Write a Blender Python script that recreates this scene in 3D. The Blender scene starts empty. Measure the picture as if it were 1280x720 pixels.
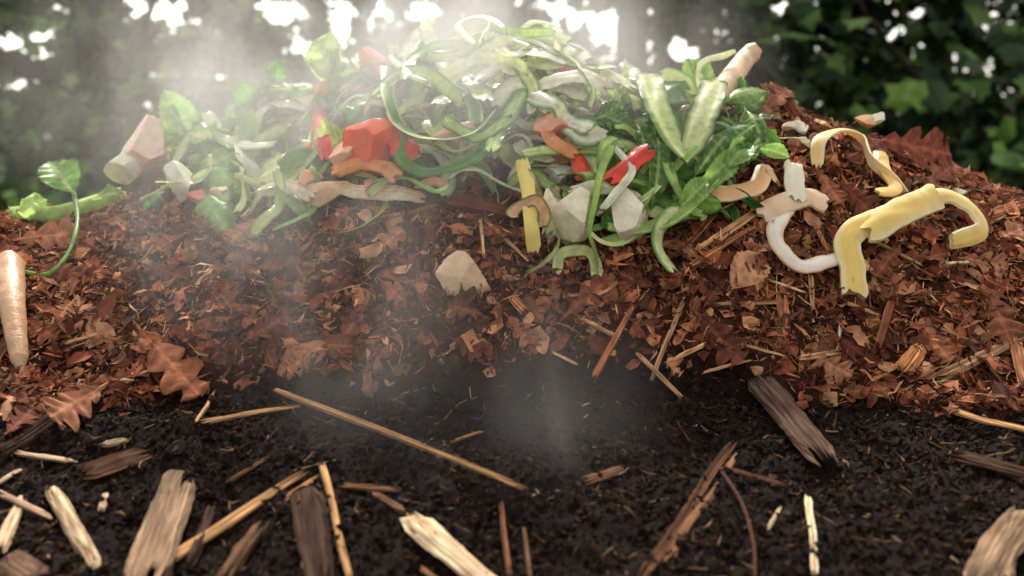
import bpy, math, random
import numpy as np
from mathutils import Vector, Matrix
random.seed(11); rng=np.random.default_rng(11)
scene=bpy.context.scene; col=scene.collection
def L(r,g,b):
    f=lambda c:(c/12.92 if c<=.04045 else ((c+.055)/1.055)**2.4)
    return np.array([f(r/255),f(g/255),f(b/255)])
# ---------------------------------------------------------------- noise
TAB=rng.random((256,256))
def vn(x,y):
    x=np.asarray(x,float); y=np.asarray(y,float)
    xi=np.floor(x).astype(int); yi=np.floor(y).astype(int)
    fx=x-xi; fy=y-yi; fx=fx*fx*(3-2*fx); fy=fy*fy*(3-2*fy)
    a=TAB[xi&255,yi&255]; b=TAB[(xi+1)&255,yi&255]; c=TAB[xi&255,(yi+1)&255]; d=TAB[(xi+1)&255,(yi+1)&255]
    return (a*(1-fx)*(1-fy)+b*fx*(1-fy)+c*(1-fx)*fy+d*fx*fy)*2-1
def fbm(x,y,s,o=3):
    r=0; a=1
    for i in range(o):
        r=r+a*vn(x*s+i*17.3,y*s+i*9.1); a*=.5; s*=2.03
    return r
# ---------------------------------------------------------------- heap shape
CX=[-2.9,-1.9,-1.4,-1.1,-.95,-.73,-.5,-.28,-.06,.24,.46,.54,.66,.8,.95,1.13,1.5,2.0,2.9]
CZ=[.1,.3,.42,.45,.475,.50,.565,.65,.69,.71,.695,.655,.60,.555,.505,.45,.39,.25,.1]
_tx=np.linspace(-3,3,601); _tc=np.interp(_tx,CX,CZ); _k=np.ones(11)/11
_tc=np.convolve(np.pad(_tc,5,mode='edge'),_k,mode='valid')
_ty=np.linspace(-3,2.6,561)
_ts=np.interp(_ty,[-3,-1.5,-.95,-.5,-.1,3],[-.03,-.03,.05,.172,.272,.272]); _ts=np.convolve(np.pad(_ts,4,mode='edge'),np.ones(9)/9,mode='valid')
def Hbase(x,y):
    C=np.interp(x,_tx,_tc); s=np.interp(y,_ty,_ts)
    t=(y+.1)/.48
    g=np.interp(t,[0,.2,.5,.75,1],[0,.3,.66,.88,1])
    front=s+(C-.272)*g
    back=C*np.interp(t,[1,1.4,2,3.5],[1,.95,.68,-.06])
    h=np.where(t>1,back,front)
    sd=np.clip((2.9-np.abs(x))/1.0,0,1); sd=sd*sd*(3-2*sd)
    h=sd*(h+.03)-.03
    return h
GX=np.arange(-3,3.0001,.005); GY=np.arange(-3,2.4001,.005)
XX,YY=np.meshgrid(GX,GY,indexing='ij')
amp=np.clip((Hbase(XX,YY)+.02)/.1,0,1)
G=Hbase(XX,YY)+amp*(.018*fbm(XX,YY,2.6,2)+.010*fbm(XX+5,YY,9,3))
def hh(x,y):
    x=np.asarray(x,float); y=np.asarray(y,float)
    fx=np.clip((x+3)/.005,0,len(GX)-1.001); fy=np.clip((y+3)/.005,0,len(GY)-1.001)
    i=fx.astype(int); j=fy.astype(int); a=fx-i; b=fy-j
    return G[i,j]*(1-a)*(1-b)+G[i+1,j]*a*(1-b)+G[i,j+1]*(1-a)*b+G[i+1,j+1]*a*b
# ---------------------------------------------------------------- camera
EYE=np.array([0,-1.5,.62]); FP=35/36*1280; PIT=math.radians(8)
cam=bpy.data.cameras.new("camera"); cam.lens=35; cam.sensor_width=36; cam.clip_start=.02; cam.clip_end=1000
cam.dof.use_dof=True; cam.dof.focus_distance=1.52; cam.dof.aperture_fstop=2.3
co=bpy.data.objects.new("camera",cam); col.objects.link(co); co.location=EYE; co.rotation_euler=(math.pi/2-PIT,0,0); scene.camera=co
TT=np.linspace(.35,2.6,1500)
def P(u,v,l=0.0):
    d=np.array([(u-640)/FP,math.cos(PIT)+math.sin(PIT)*(360-v)/FP,-math.sin(PIT)+math.cos(PIT)*(360-v)/FP])
    pts=EYE+TT[:,None]*d
    gap=pts[:,2]-hh(pts[:,0],pts[:,1])-l
    w=np.where(gap<=0)[0]
    k=w[0] if len(w) else int(np.argmin(gap))
    return pts[k].copy()
bu=[(-260,600),(-120,570),(0,535),(60,525),(130,502),(300,478),(500,478),(640,470),(830,470),(930,480),(1100,500),(1200,512),(1280,525),(1400,550),(1500,580)]
bp=np.array([P(u,v) for u,v in bu]); bp=bp[np.argsort(bp[:,0])]
def leafd(x,y):
    return y-np.interp(x,bp[:,0],bp[:,1])+.035*fbm(np.asarray(x)+3,np.asarray(y),7,3)
LM=np.clip(leafd(XX,YY)/.05+.5,0,1); LM=LM*LM*(3-2*LM)
cl_=fbm(XX,YY+2,22,2); G=G+.014*LM*amp+ (1-LM)*amp*(.006*fbm(XX,YY+2,12,3)+.006*np.clip(cl_,0,1)**1.5+.003*fbm(XX+1,YY,60,2))
def nrm(x,y,e=.02):
    n=np.array([-(hh(x+e,y)-hh(x-e,y))/(2*e),-(hh(x,y+e)-hh(x,y-e))/(2*e),1.0]); return n/np.linalg.norm(n)
# ---------------------------------------------------------------- materials
def mk(name):
    m=bpy.data.materials.new(name); m.use_nodes=True; nt=m.node_tree; return m,nt,nt.nodes["Principled BSDF"]
def mat(name,rough=.5,nscale=60,nlo=.7,nhi=1.25,bump=.3,bscale=120,bdist=.002,sss=0,trans=0,spec=.5,stretch=None,spots=None):
    m,nt,b=mk(name); N=nt.nodes; K=nt.links.new
    a=N.new("ShaderNodeVertexColor"); a.layer_name="Col"
    tc=N.new("ShaderNodeTexCoord"); mp=N.new("ShaderNodeMapping"); K(tc.outputs["Object"],mp.inputs[0])
    if stretch: mp.inputs["Scale"].default_value=stretch
    n=N.new("ShaderNodeTexNoise"); n.inputs["Scale"].default_value=nscale; n.inputs["Detail"].default_value=3; K(mp.outputs[0],n.inputs[0])
    r=N.new("ShaderNodeMapRange"); r.inputs["From Min"].default_value=.3; r.inputs["From Max"].default_value=.7
    r.inputs["To Min"].default_value=nlo; r.inputs["To Max"].default_value=nhi; K(n.outputs[0],r.inputs[0])
    v=N.new("ShaderNodeVectorMath"); v.operation='SCALE'; K(a.outputs[0],v.inputs[0]); K(r.outputs[0],v.inputs[3])
    out=v.outputs[0]
    if spots:
        n3=N.new("ShaderNodeTexNoise"); n3.inputs["Scale"].default_value=spots[0]; n3.inputs["Detail"].default_value=2; K(mp.outputs[0],n3.inputs[0])
        r3=N.new("ShaderNodeMapRange"); r3.inputs["From Min"].default_value=spots[1]; r3.inputs["From Max"].default_value=spots[1]+.08; K(n3.outputs[0],r3.inputs[0]); r3.inputs["To Max"].default_value=spots[3]
        mx=N.new("ShaderNodeMixRGB"); K(r3.outputs[0],mx.inputs[0]); K(out,mx.inputs[1]); mx.inputs[2].default_value=(*spots[2],1); out=mx.outputs[0]
    K(out,b.inputs["Base Color"]); b.inputs["Roughness"].default_value=rough; b.inputs["Specular IOR Level"].default_value=spec
    if bump:
        n2=N.new("ShaderNodeTexNoise"); n2.inputs["Scale"].default_value=bscale; n2.inputs["Detail"].default_value=3; K(mp.outputs[0],n2.inputs[0])
        bm=N.new("ShaderNodeBump"); bm.inputs["Strength"].default_value=bump; bm.inputs["Distance"].default_value=bdist; K(n2.outputs[0],bm.inputs["Height"]); K(bm.outputs[0],b.inputs["Normal"])
    if trans:
        t=N.new("ShaderNodeBsdfTranslucent"); K(out,t.inputs[0]); x=N.new("ShaderNodeMixShader"); x.inputs[0].default_value=trans
        K(b.outputs[0],x.inputs[1]); K(t.outputs[0],x.inputs[2]); K(x.outputs[0],N["Material Output"].inputs[0])
    return m
M_PEEL=mat("peel_flesh",.28,90,.82,1.12,.4,260,.0012,trans=.5,spots=(55,.65,L(160,135,70),.3))
M_GREEN=mat("fresh_green_leaf",.4,45,.7,1.3,.55,130,.002,trans=.48,spec=.45)
M_GLOSS=mat("glossy_pepper_flesh",.22,50,.85,1.12,.2,110,.001,trans=.3)
M_CHUNK=mat("cut_root_flesh",.42,60,.8,1.1,.55,220,.0018,trans=.22,spots=(40,.64,L(180,120,75),.4))
M_FLESH=mat("smooth_squash_flesh",.38,40,.94,1.04,.2,260,.001,trans=.3,spots=(70,.70,L(200,140,80),.3))
M_DRY=mat("dry_leaf",.85,60,.55,1.3,.6,180,.0018,trans=.15,spec=.12)
M_LIT=mat("shredded_leaf_litter",.8,45,.5,1.4,0,300,.001,trans=.15,spec=.12)
M_WOOD=mat("split_wood",.9,520,.35,1.45,.9,700,.002,spec=.1,stretch=(.04,1,1),spots=(70,.60,L(84,68,56),.6))
M_SOIL=mat("dark_moist_soil",.8,60,.4,1.6,.8,350,.003,spec=.08)
M_CRUMB=mat("moist_soil_crumb",.8,60,.4,1.6,0,350,.003,spec=.07)
M_BARK=mat("tree_bark",.9,14,.5,1.3,.9,25,.03,spec=.2,stretch=(1,1,.25))
M_BGL=mat("tree_foliage",.5,8,.6,1.3,0,30,.002,trans=.4,spec=.3)
M_GRD=mat("woodland_ground",.9,3,.6,1.3,.5,20,.02,spec=.2)
# ---------------------------------------------------------------- mesh helpers
def npmesh(name,V,F,C,m,smooth=True):
    me=bpy.data.meshes.new(name); V=np.ascontiguousarray(V,dtype=np.float32); F=np.ascontiguousarray(F,dtype=np.int32)
    me.vertices.add(len(V)); me.vertices.foreach_set("co",V.ravel())
    n,k=F.shape; me.loops.add(n*k); me.loops.foreach_set("vertex_index",F.ravel())
    me.polygons.add(n); me.polygons.foreach_set("loop_start",np.arange(n,dtype=np.int32)*k)
    me.update(calc_edges=True)
    me.polygons.foreach_set("use_smooth",np.full(n,smooth))
    setcol(me,C); me.materials.append(m); return me
def setcol(me,C):
    C=np.asarray(C,dtype=np.float32); C=np.clip(C,0,.92); C4=np.ones((len(C),4),np.float32); C4[:,:3]=C[:,:3]
    at=me.color_attributes.new("Col",'FLOAT_COLOR','POINT'); at.data.foreach_set("color",C4.ravel())
def pymesh(name,V,F,C,m,smooth=True,sharp=None):
    me=bpy.data.meshes.new(name); me.from_pydata([tuple(map(float,v)) for v in V],[],F); me.update()
    me.polygons.foreach_set("use_smooth",[smooth]*len(me.polygons))
    if sharp: me.set_sharp_from_angle(angle=math.radians(sharp))
    setcol(me,C); me.materials.append(m); return me
def ob(name,me,label=None,cat=None,group=None,kind=None,parent=None,mw=None):
    o=bpy.data.objects.new(name,me); col.objects.link(o)
    if label: o["label"]=label
    if cat: o["category"]=cat
    if group: o["group"]=group
    if kind: o["kind"]=kind
    if parent: o.parent=parent
    if mw is not None: o.matrix_world=mw
    return o
def spline(pts,step=.004):
    pts=[np.asarray(p,float) for p in pts]
    if len(pts)==2: pts=[pts[0],(pts[0]+pts[1])/2,pts[1]]
    q=[2*pts[0]-pts[1]]+pts+[2*pts[-1]-pts[-2]]; out=[]
    for i in range(1,len(q)-2):
        n=max(3,int(np.linalg.norm(q[i+1]-q[i])/step)); n=min(n,30)
        for k in range(n):
            t=k/n; a,b,c,d=q[i-1:i+3]
            out.append(.5*((2*b)+(-a+c)*t+(2*a-5*b+4*c-d)*t*t+(-a+3*b-3*c+d)*t**3))
    out.append(q[-2]); return np.array(out)
def frames(Pn,n0,twist=0,tw0=0):
    T=np.gradient(Pn,axis=0); T/=np.linalg.norm(T,axis=1)[:,None]+1e-9
    n=np.asarray(n0,float); Ns=[]
    for i,t in enumerate(T):
        n=n-t*np.dot(n,t); ln=np.linalg.norm(n)
        if ln<1e-4: n=np.cross(t,[.3,.5,.8]); ln=np.linalg.norm(n)
        n=n/ln; Ns.append(n)
    Ns=np.array(Ns); B=np.cross(Ns,T)
    a=tw0+twist*np.linspace(0,1,len(Pn)); c=np.cos(a)[:,None]; s=np.sin(a)[:,None]
    return T,Ns*c+B*s,B*c-Ns*s
def sweep(name,Pn,N,B,prof,C,m,smooth=True,T=None,tshift=None,sharp=None):
    M,n,_=prof.shape; org=Pn.mean(0)
    V=Pn[:,None,:]+B[:,None,:]*prof[:,:,0:1]+N[:,None,:]*prof[:,:,1:2]
    if tshift is not None: V=V+T[:,None,:]*tshift[:,:,None]
    V=(V-org).reshape(-1,3); F=[]
    for i in range(M-1):
        for j in range(n):
            k=(j+1)%n; F.append((i*n+j,i*n+k,(i+1)*n+k,(i+1)*n+j))
    F.append(tuple(range(n-1,-1,-1))); F.append(tuple((M-1)*n+j for j in range(n)))
    return pymesh(name,V,F,C.reshape(-1,3),m,smooth,sharp),org
TOCAM=np.array([0,-.75,.65])
def ribbon(name,pts,w,out,inn,label,cat,th=.0022,cup=.1,twist=0,tw0=0,n0=None,taper=.75,m=None,edge=None,group=None,wob=.12,spine=None,cn=.12,zn=.05,rip=.03):
    Pn=spline(pts); M=len(Pn); T,N,B=frames(Pn,TOCAM if n0 is None else n0,twist,tw0)
    K=9; s=np.linspace(-1,1,K); t=np.linspace(0,1,M)
    tp=1-(1-taper)*(np.clip(1-np.minimum(t,1-t)/.08,0,1)**2)
    e1=1+wob*.9*vn(t*9+random.random()*50,t*0); e2=1+wob*.9*vn(t*9+random.random()*50,t*0)   # ragged, independent edges
    ww=w*tp*(1+wob*vn(t*4+random.random()*50,np.zeros(M)))
    jag=w*.35*vn(s*3+random.random()*50,s*0)
    a=s[None,:]*ww[:,None]/2*np.where(s[None,:]>0,e1[:,None],e2[:,None])
    zc=-cup*(s[None,:]**2)*ww[:,None]+zn*w*vn(t[:,None]*4+s[None,:]*1.3,s[None,:]*2+random.random()*90)
    zc+=rip*w*np.abs(s[None,:])**2*vn(t[:,None]*18+np.sign(s)[None,:]*7+random.random()*40,s[None,:]*0)
    e=th*(1-.4*np.abs(s[None,:])**3)/2*np.ones((M,1))
    prof=np.zeros((M,2*K,2)); prof[:,:K,0]=a; prof[:,:K,1]=zc+e; prof[:,K:,0]=a[:,::-1]; prof[:,K:,1]=(zc-e)[:,::-1]
    ts=np.zeros((M,2*K)); j2=np.concatenate([jag,jag[::-1]]); z1=np.clip(1-t/.08,0,1)[:,None]; z2=np.clip(1-(1-t)/.08,0,1)[:,None]; ts+=z1*j2[None,:]*.8+z2*j2[None,::-1]*.8
    C=np.zeros((M,2*K,3)); C[:,:K]=out; C[:,K:]=inn
    if edge is not None:
        C[:,[0,K-1]]=edge; C[:,[K,2*K-1]]=edge; C[:,[1,K-2]]=(np.array(out)+edge)/2
    if spine is not None: C[:,K//2]=spine
    C*= (1+1.4*cn*vn(t*9+random.random()*60,np.zeros(M)))[:,None,None]
    C*= 1+cn*rng.standard_normal((1,2*K,1))
    me,org=sweep(name,Pn,N,B,prof,C,m or M_PEEL,True,T,ts,sharp=48)
    return ob(name,me,label,cat,group,mw=Matrix.Translation(org))
def tube(name,pts,r0,r1,c,label,cat,m=None,group=None,c2=None):
    Pn=spline(pts); M=len(Pn); T,N,B=frames(Pn,TOCAM); n=8; th=np.linspace(0,2*math.pi,n,endpoint=False); t=np.linspace(0,1,M)
    r=(r0+(r1-r0)*t)*(1+.1*vn(t*8+random.random()*40,t*0)); rr=r[:,None]*(1+.12*np.cos(2*th+1))[None,:]
    prof=np.stack([rr*np.cos(th),rr*np.sin(th)],2); C=np.ones((M,n,3))*c
    if c2 is not None: C=C*(1-t[:,None,None])+np.array(c2)*t[:,None,None]
    C*=1+.1*rng.standard_normal((1,n,1))
    me,org=sweep(name,Pn,N,B,prof,C,m or M_GREEN); return ob(name,me,label,cat,group,mw=Matrix.Translation(org))
def stickmesh(name,length,w,flat,c,groove=.18,rag=.02,bend=.02,dark=.45,m=None,taper=.8,n=14):
    M=max(14,int(length/.004)); M=min(M,44)
    t=np.linspace(0,1,M); th=np.linspace(0,2*math.pi,n,endpoint=False)+.2
    Pn=np.stack([(t-.5)*length,bend*length*(vn(t*2.2+random.random()*50,t*0)),bend*length*vn(t*2+random.random()*50,t*0)],1)
    g=1+groove*rng.standard_normal(n)*.6; pr=w/2*(1-(1-taper)*t)
    sq=(np.abs(np.cos(th))**5+np.abs(np.sin(th))**5)**(-1/5.)
    rr=pr[:,None]*g[None,:]*sq[None,:]*(1+.14*vn(t[:,None]*4,th[None,:]*1.5+random.random()*70)+.06*vn(t[:,None]*16,th[None,:]*4+random.random()*70))
    endf=np.minimum(1,.5+np.minimum(t,1-t)/.12)[:,None]
    prof=np.stack([rr*np.cos(th)*(.45+.55*endf),rr*np.sin(th)*flat*endf],2)
    T=np.tile([1.,0,0],(M,1)); B=np.tile([0,1.,0],(M,1)); N=np.tile([0,0,1.],(M,1))
    rag=min(rag,.10*length)
    ts=np.zeros((M,n)); ra=np.clip(rng.standard_normal(n),-1.9,1.9)*rag; rb=np.clip(rng.standard_normal(n),-1.9,1.9)*rag
    ts+=np.clip(1-t/.38,0,1)[:,None]*ra[None,:]; ts+=np.clip(1-(1-t)/.38,0,1)[:,None]*rb[None,:]
    C=np.ones((M,n,3))*c; st=np.clip(1+.38*rng.standard_normal(n),dark,1.5); C*=st[None,:,None]
    C*=(1+.3*vn(t[:,None]*5+random.random()*30,th[None,:]*1.5))[:,:,None]
    me,org=sweep(name,Pn,N,B,prof,C,m or M_WOOD,True,T,ts,sharp=28); me.transform(Matrix.Translation(org)); return me
def frame(a,b,n):
    a=np.asarray(a);b=np.asarray(b); x=b-a; l=np.linalg.norm(x); x=x/l; n=np.asarray(n,float); n=n-x*np.dot(n,x); n/=np.linalg.norm(n); y=np.cross(n,x)
    return l,x,y,n
def mw(o,x,y,n): return Matrix(((x[0],y[0],n[0],o[0]),(x[1],y[1],n[1],o[1]),(x[2],y[2],n[2],o[2]),(0,0,0,1)))
def stick(name,u0,v0,u1,v1,wpx,c,label,cat,flat=.7,lift=.006,lift1=None,**k):
    a=P(u0,v0,lift); b=P(u1,v1,lift if lift1 is None else lift1)
    tt=np.linspace(0.05,.95,11)[:,None]; q=a+(b-a)*tt; up=max(0,float((hh(q[:,0],q[:,1])+.001-q[:,2]).max()))*.6
    a[2]+=up; b[2]+=up
    mid=(a+b)/2; l,x,y,n=frame(a,b,nrm(mid[0],mid[1])*.6+np.array([random.uniform(-.25,.25),-.3,.3]))
    d=np.linalg.norm(mid-EYE); w=wpx*d/FP
    me=stickmesh(name,l,w,flat,c,rag=k.pop('rag',w*1.0),n=40 if wpx>=12 else 12,**k); return ob(name,me,label,cat,mw=mw(mid,x,y,n))
def leafmesh(name,Ln,W,kind,c,rib,m,bend=.3,cup=.3,wave=.08,seed=0):
    r=random.Random(seed); M=52 if kind=='oak' else 26; K=11; t=np.linspace(0,1,M); s=np.linspace(-1,1,K)
    p0=.14; q=np.clip((t-p0)/(1-p0),0,1)
    if kind=='oak':
        env=(q+.02)**.75*(1.0001-q)**.38*1.6; lob=1-.66*(1-np.abs(np.sin(math.pi*(3.5*q+.12))))**1.15
        h=W/2*env*lob; fwd=.45
    else:
        env=np.sin(math.pi*np.clip(q,0,1)**.8)**.75 if kind=='oval' else np.sin(math.pi*q**.6)**.9
        h=W/2*env*(1+.07*np.sin(q*60+r.random()*6)); fwd=.12
    h=np.maximum(h,W*.018*(t<.95)); asym=1+.12*r.uniform(-1,1)
    x=t[:,None]*Ln+fwd*np.abs(s[None,:])*h[:,None]*.9*(q[:,None]<.93); y=s[None,:]*h[:,None]*np.where(s>0,asym,1/asym)[None,:]
    ph=r.random()*50
    z=cup*(s[None,:]**2)*h[:,None]-bend*Ln*(t[:,None]-.5)**2*1.6+bend*Ln*.1+wave*W*vn(t[:,None]*4+ph,s[None,:]*1.7+ph)*(.3+np.abs(s[None,:]))+.03*W*np.cos(q[:,None]*math.pi*2*6+2*np.abs(s[None,:]))*np.abs(s[None,:])
    V=np.stack([x-Ln/2,y,z],2).reshape(-1,3)
    C=np.ones((M,K,3))*c; C*=(1+.22*vn(t[:,None]*6+ph,s[None,:]*2+9))[:,:,None]; mid=K//2; C[:,mid]=rib; C[t<p0]=rib
    ve=(np.cos(q[:,None]*math.pi*2*7-3*np.abs(s[None,:]))>.8)[:,:,None]; C=np.where(ve,C*.6+np.array(rib)*.4,C)
    C[:,[0,K-1]]*=.8
    F=[(i*K+j,i*K+j+1,(i+1)*K+j+1,(i+1)*K+j) for i in range(M-1) for j in range(K-1)]
    return pymesh(name,V,F,C.reshape(-1,3),m)
def leaf(name,u0,v0,u1,v1,wpx,kind,c,rib,label,cat,m=None,lift=.012,l1=None,roll=0,group=None,**k):
    a=P(u0,v0,lift); b=P(u1,v1,lift if l1 is None else l1); mid=(a+b)/2
    nn=nrm(mid[0],mid[1])*.6+(EYE-mid)/np.linalg.norm(EYE-mid)*.8+np.array([roll,0,0])
    l,x,y,n=frame(a,b,nn); d=np.linalg.norm(mid-EYE)
    me=leafmesh(name,l,wpx*d/FP,kind,c,rib,m or M_GREEN,seed=int(u0*7+v0),**k); return ob(name,me,label,cat,group,mw=mw(mid,x,y,n))
import bmesh
def chunk(name,u,v,wpx,hpx,dpx,skin,flesh,label,cat,lift=.012,cuts=5,rot=0,m=None,group=None,sd=None,cc=.55):
    r=random.Random(sd if sd is not None else int(u*3+v)); bm=bmesh.new(); bmesh.ops.create_icosphere(bm,subdivisions=4,radius=1)
    V=np.array([v_.co[:] for v_ in bm.verts]); F=[tuple(q.index for q in f.verts) for f in bm.faces]; bm.free()
    V*= (1+.12*vn(V[:,0]*2+r.random()*30,V[:,1]*2+V[:,2]*1.3)+.05*vn(V[:,0]*7+r.random()*30,V[:,2]*7))[:,None]
    C=np.ones((len(V),3))*skin
    for i in range(cuts+3):
        d=np.array([r.uniform(-1,1),r.uniform(-1,.4),r.uniform(-.6,1)]) if i else np.array([r.uniform(-.4,.4),-.7,.6]); d/=np.linalg.norm(d)
        c=r.uniform(cc-.2,cc+.08); dt=V@d; k=dt>c; V[k]-=d[None,:]*((dt[k]-c)*.96)[:,None]; C[k]=flesh*(1+.06*r.uniform(-1,1))
    p=P(u,v,lift); dd=np.linalg.norm(p-EYE)/FP
    V*=np.array([wpx,dpx,hpx])*dd/2*1.28; me=pymesh(name,V,F,C,m or M_CHUNK,sharp=24)
    R=Matrix.Rotation(rot,4,'Y')@Matrix.Rotation(r.uniform(-.3,.3),4,'X'); return ob(name,me,label,cat,group,mw=Matrix.Translation(p)@R)
# ---------------------------------------------------------------- ground & heap
gx=np.linspace(-150,150,61); gy=np.linspace(-150,150,61); a,b=np.meshgrid(gx,gy,indexing='ij')
def gridF(n,m):
    i,j=np.meshgrid(np.arange(n-1),np.arange(m-1),indexing='ij'); q=(i*m+j).ravel(); return np.stack([q,q+m,q+m+1,q+1],1)
V=np.stack([a,b,a*0-.006],2).reshape(-1,3)
ob("ground",npmesh("ground",V,gridF(61,61),np.ones((len(V),3))*np.array([.03,.028,.015]),M_GRD),kind="structure",label="dark woodland floor around the compost heap",cat="ground")
xs=np.concatenate([np.arange(-3,-1.4,.03),np.arange(-1.4,1.4,.005),np.arange(1.4,3.01,.03)])
ys=np.concatenate([np.arange(-2.2,-.85,.02),np.arange(-.85,.65,.005),np.arange(.65,2.3,.03)])
a,b=np.meshgrid(xs,ys,indexing='ij'); z=hh(a,b)+.0018*rng.standard_normal(a.shape)
V=np.stack([a,b,z],2).reshape(-1,3)
lm=np.clip(leafd(a,b)/.04+.5,0,1).reshape(-1,1)
C=lm*L(62,36,26)+(1-lm)*L(23,15,12)
ob("compost_soil",npmesh("compost_soil",V,gridF(len(xs),len(ys)),C,M_SOIL),kind="structure",label="dark crumbly compost soil mound under brown leaves",cat="soil")
# ---------------------------------------------------------------- scattered stuff
def rframes(N,jit):
    n=len(N); nn=N+jit*rng.standard_normal((n,3)); nn/=np.linalg.norm(nn,axis=1)[:,None]
    a=rng.standard_normal((n,3)); a-=nn*(a*nn).sum(1)[:,None]; a/=np.linalg.norm(a,axis=1)[:,None]; return a,np.cross(nn,a),nn
def normals(x,y,e=.02):
    N=np.stack([-(hh(x+e,y)-hh(x-e,y))/(2*e),-(hh(x,y+e)-hh(x,y-e))/(2*e),np.ones(len(x))],1); return N/np.linalg.norm(N,axis=1)[:,None]
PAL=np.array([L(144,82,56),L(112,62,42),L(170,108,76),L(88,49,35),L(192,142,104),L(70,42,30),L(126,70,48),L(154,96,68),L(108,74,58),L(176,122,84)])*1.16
def litter(n,lo,hi,asp,lift,pal,cond,jit=.55,reg=(-1.2,1.2,-.38,.55),pw=2.2):
    x=rng.uniform(reg[0],reg[1],n*3); y=rng.uniform(reg[2],reg[3],n*3); k=cond(x,y); x=x[k][:n]; y=y[k][:n]; n=len(x)
    A,B,N=rframes(normals(x,y),jit); Ln=lo+(hi-lo)*rng.random(n)**pw; W=Ln*rng.uniform(asp[0],asp[1],n)
    c=np.stack([x,y,hh(x,y)+rng.uniform(-.003,lift,n)],1); V=np.zeros((n,9,3)); k1=rng.normal(0,.28,n); k2=rng.normal(.1,.35,n)
    e0=rng.uniform(.15,.9,n); e1=rng.uniform(.1,.8,n)
    for i in (-1,0,1):
        for j in (-1,0,1):
            wj=np.where(i==-1,e0,np.where(i==1,e1,1)); li=Ln/2*i*(1+.15*rng.standard_normal(n)-.2*abs(j)); wi=W/2*j*wj*(1+.18*rng.standard_normal(n))
            zz=Ln*(k1*i*i*.5)+W*k2*j*j*.6*wj+.05*Ln*rng.standard_normal(n)
            V[:,(i+1)*3+j+1]=c+A*li[:,None]+B*wi[:,None]+N*zz[:,None]
    q=np.array([[0,1,4,3],[1,2,5,4],[3,4,7,6],[4,5,8,7]]); F=(np.arange(n)[:,None,None]*9+q[None]).reshape(-1,4)
    C=pal[rng.integers(0,len(pal),n)]*rng.uniform(.45,1.25,n)[:,None]; C=np.repeat(C[:,None],9,1)*(1+.15*rng.standard_normal((n,9,1)))
    return V.reshape(-1,3),F,C.reshape(-1,3)
def join(parts):
    Vs=[];Fs=[];Cs=[];o=0
    for V,F,C in parts: Vs.append(V);Fs.append(F+o);Cs.append(C);o+=len(V)
    return np.concatenate(Vs),np.concatenate(Fs),np.concatenate(Cs)
inleaf=lambda x,y: leafd(x,y)>rng.normal(0,.012,len(x))
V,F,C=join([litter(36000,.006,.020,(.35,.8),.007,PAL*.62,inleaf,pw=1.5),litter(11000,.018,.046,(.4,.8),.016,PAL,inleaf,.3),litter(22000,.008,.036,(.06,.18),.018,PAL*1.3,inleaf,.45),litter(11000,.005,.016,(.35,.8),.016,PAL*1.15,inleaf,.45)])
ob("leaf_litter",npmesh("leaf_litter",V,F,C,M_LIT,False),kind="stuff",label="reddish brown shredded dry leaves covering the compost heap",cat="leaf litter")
insoil=lambda x,y: leafd(x,y)<rng.normal(-.005,.012,len(x))
n=120000; x=rng.uniform(-1.1,1.1,n*2); y=rng.uniform(-.85,.12,n*2); k=insoil(x,y); x=x[k][:n]; y=y[k][:n]; n=len(x)
s=.0005+.005*rng.random(n)**11+.0009*rng.random(n); A,B,N=rframes(normals(x,y),1.5); c=np.stack([x,y,hh(x,y)+s*.4],1)
dirs=[A,-A,B,-B,N,-N]; V=np.stack([c+d*(s*rng.uniform(.4,1.7,n))[:,None] for d in dirs],1)
q=np.array([[0,2,4],[2,1,4],[1,3,4],[3,0,4],[2,0,5],[1,2,5],[3,1,5],[0,3,5]]); F=(np.arange(n)[:,None,None]*6+q[None]).reshape(-1,3)
C=np.array([L(26,17,13),L(17,12,10),L(36,23,17),L(21,14,11),L(50,33,24)])[rng.integers(0,5,n)]; C=np.repeat(C[:,None],6,1)
ob("soil_crumbs",npmesh("soil_crumbs",V.reshape(-1,3),F,C.reshape(-1,3),M_CRUMB,False),kind="stuff",label="loose dark crumbs of moist compost soil",cat="soil")
TAN=np.array([L(154,112,78),L(194,150,108),L(124,80,54),L(96,60,42),L(208,172,128)])
V,F,C=join([litter(3600,.004,.022,(.05,.12),.007,TAN*.75,insoil,.35,(-1.1,1.1,-.85,.12)),litter(3500,.004,.018,(.2,.6),.004,TAN*.09,insoil,.4,(-1.1,1.1,-.85,.12)),litter(5000,.008,.03,(.05,.12),.006,TAN*.13,insoil,.4,(-1.1,1.1,-.85,.12)),litter(6600,.01,.048,(.04,.08),.024,TAN*1.05,inleaf,.4)])
ob("plant_fragments",npmesh("plant_fragments",V,F,C,M_LIT),kind="stuff",label="tiny pale straw and chaff bits in the soil",cat="chaff")
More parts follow.
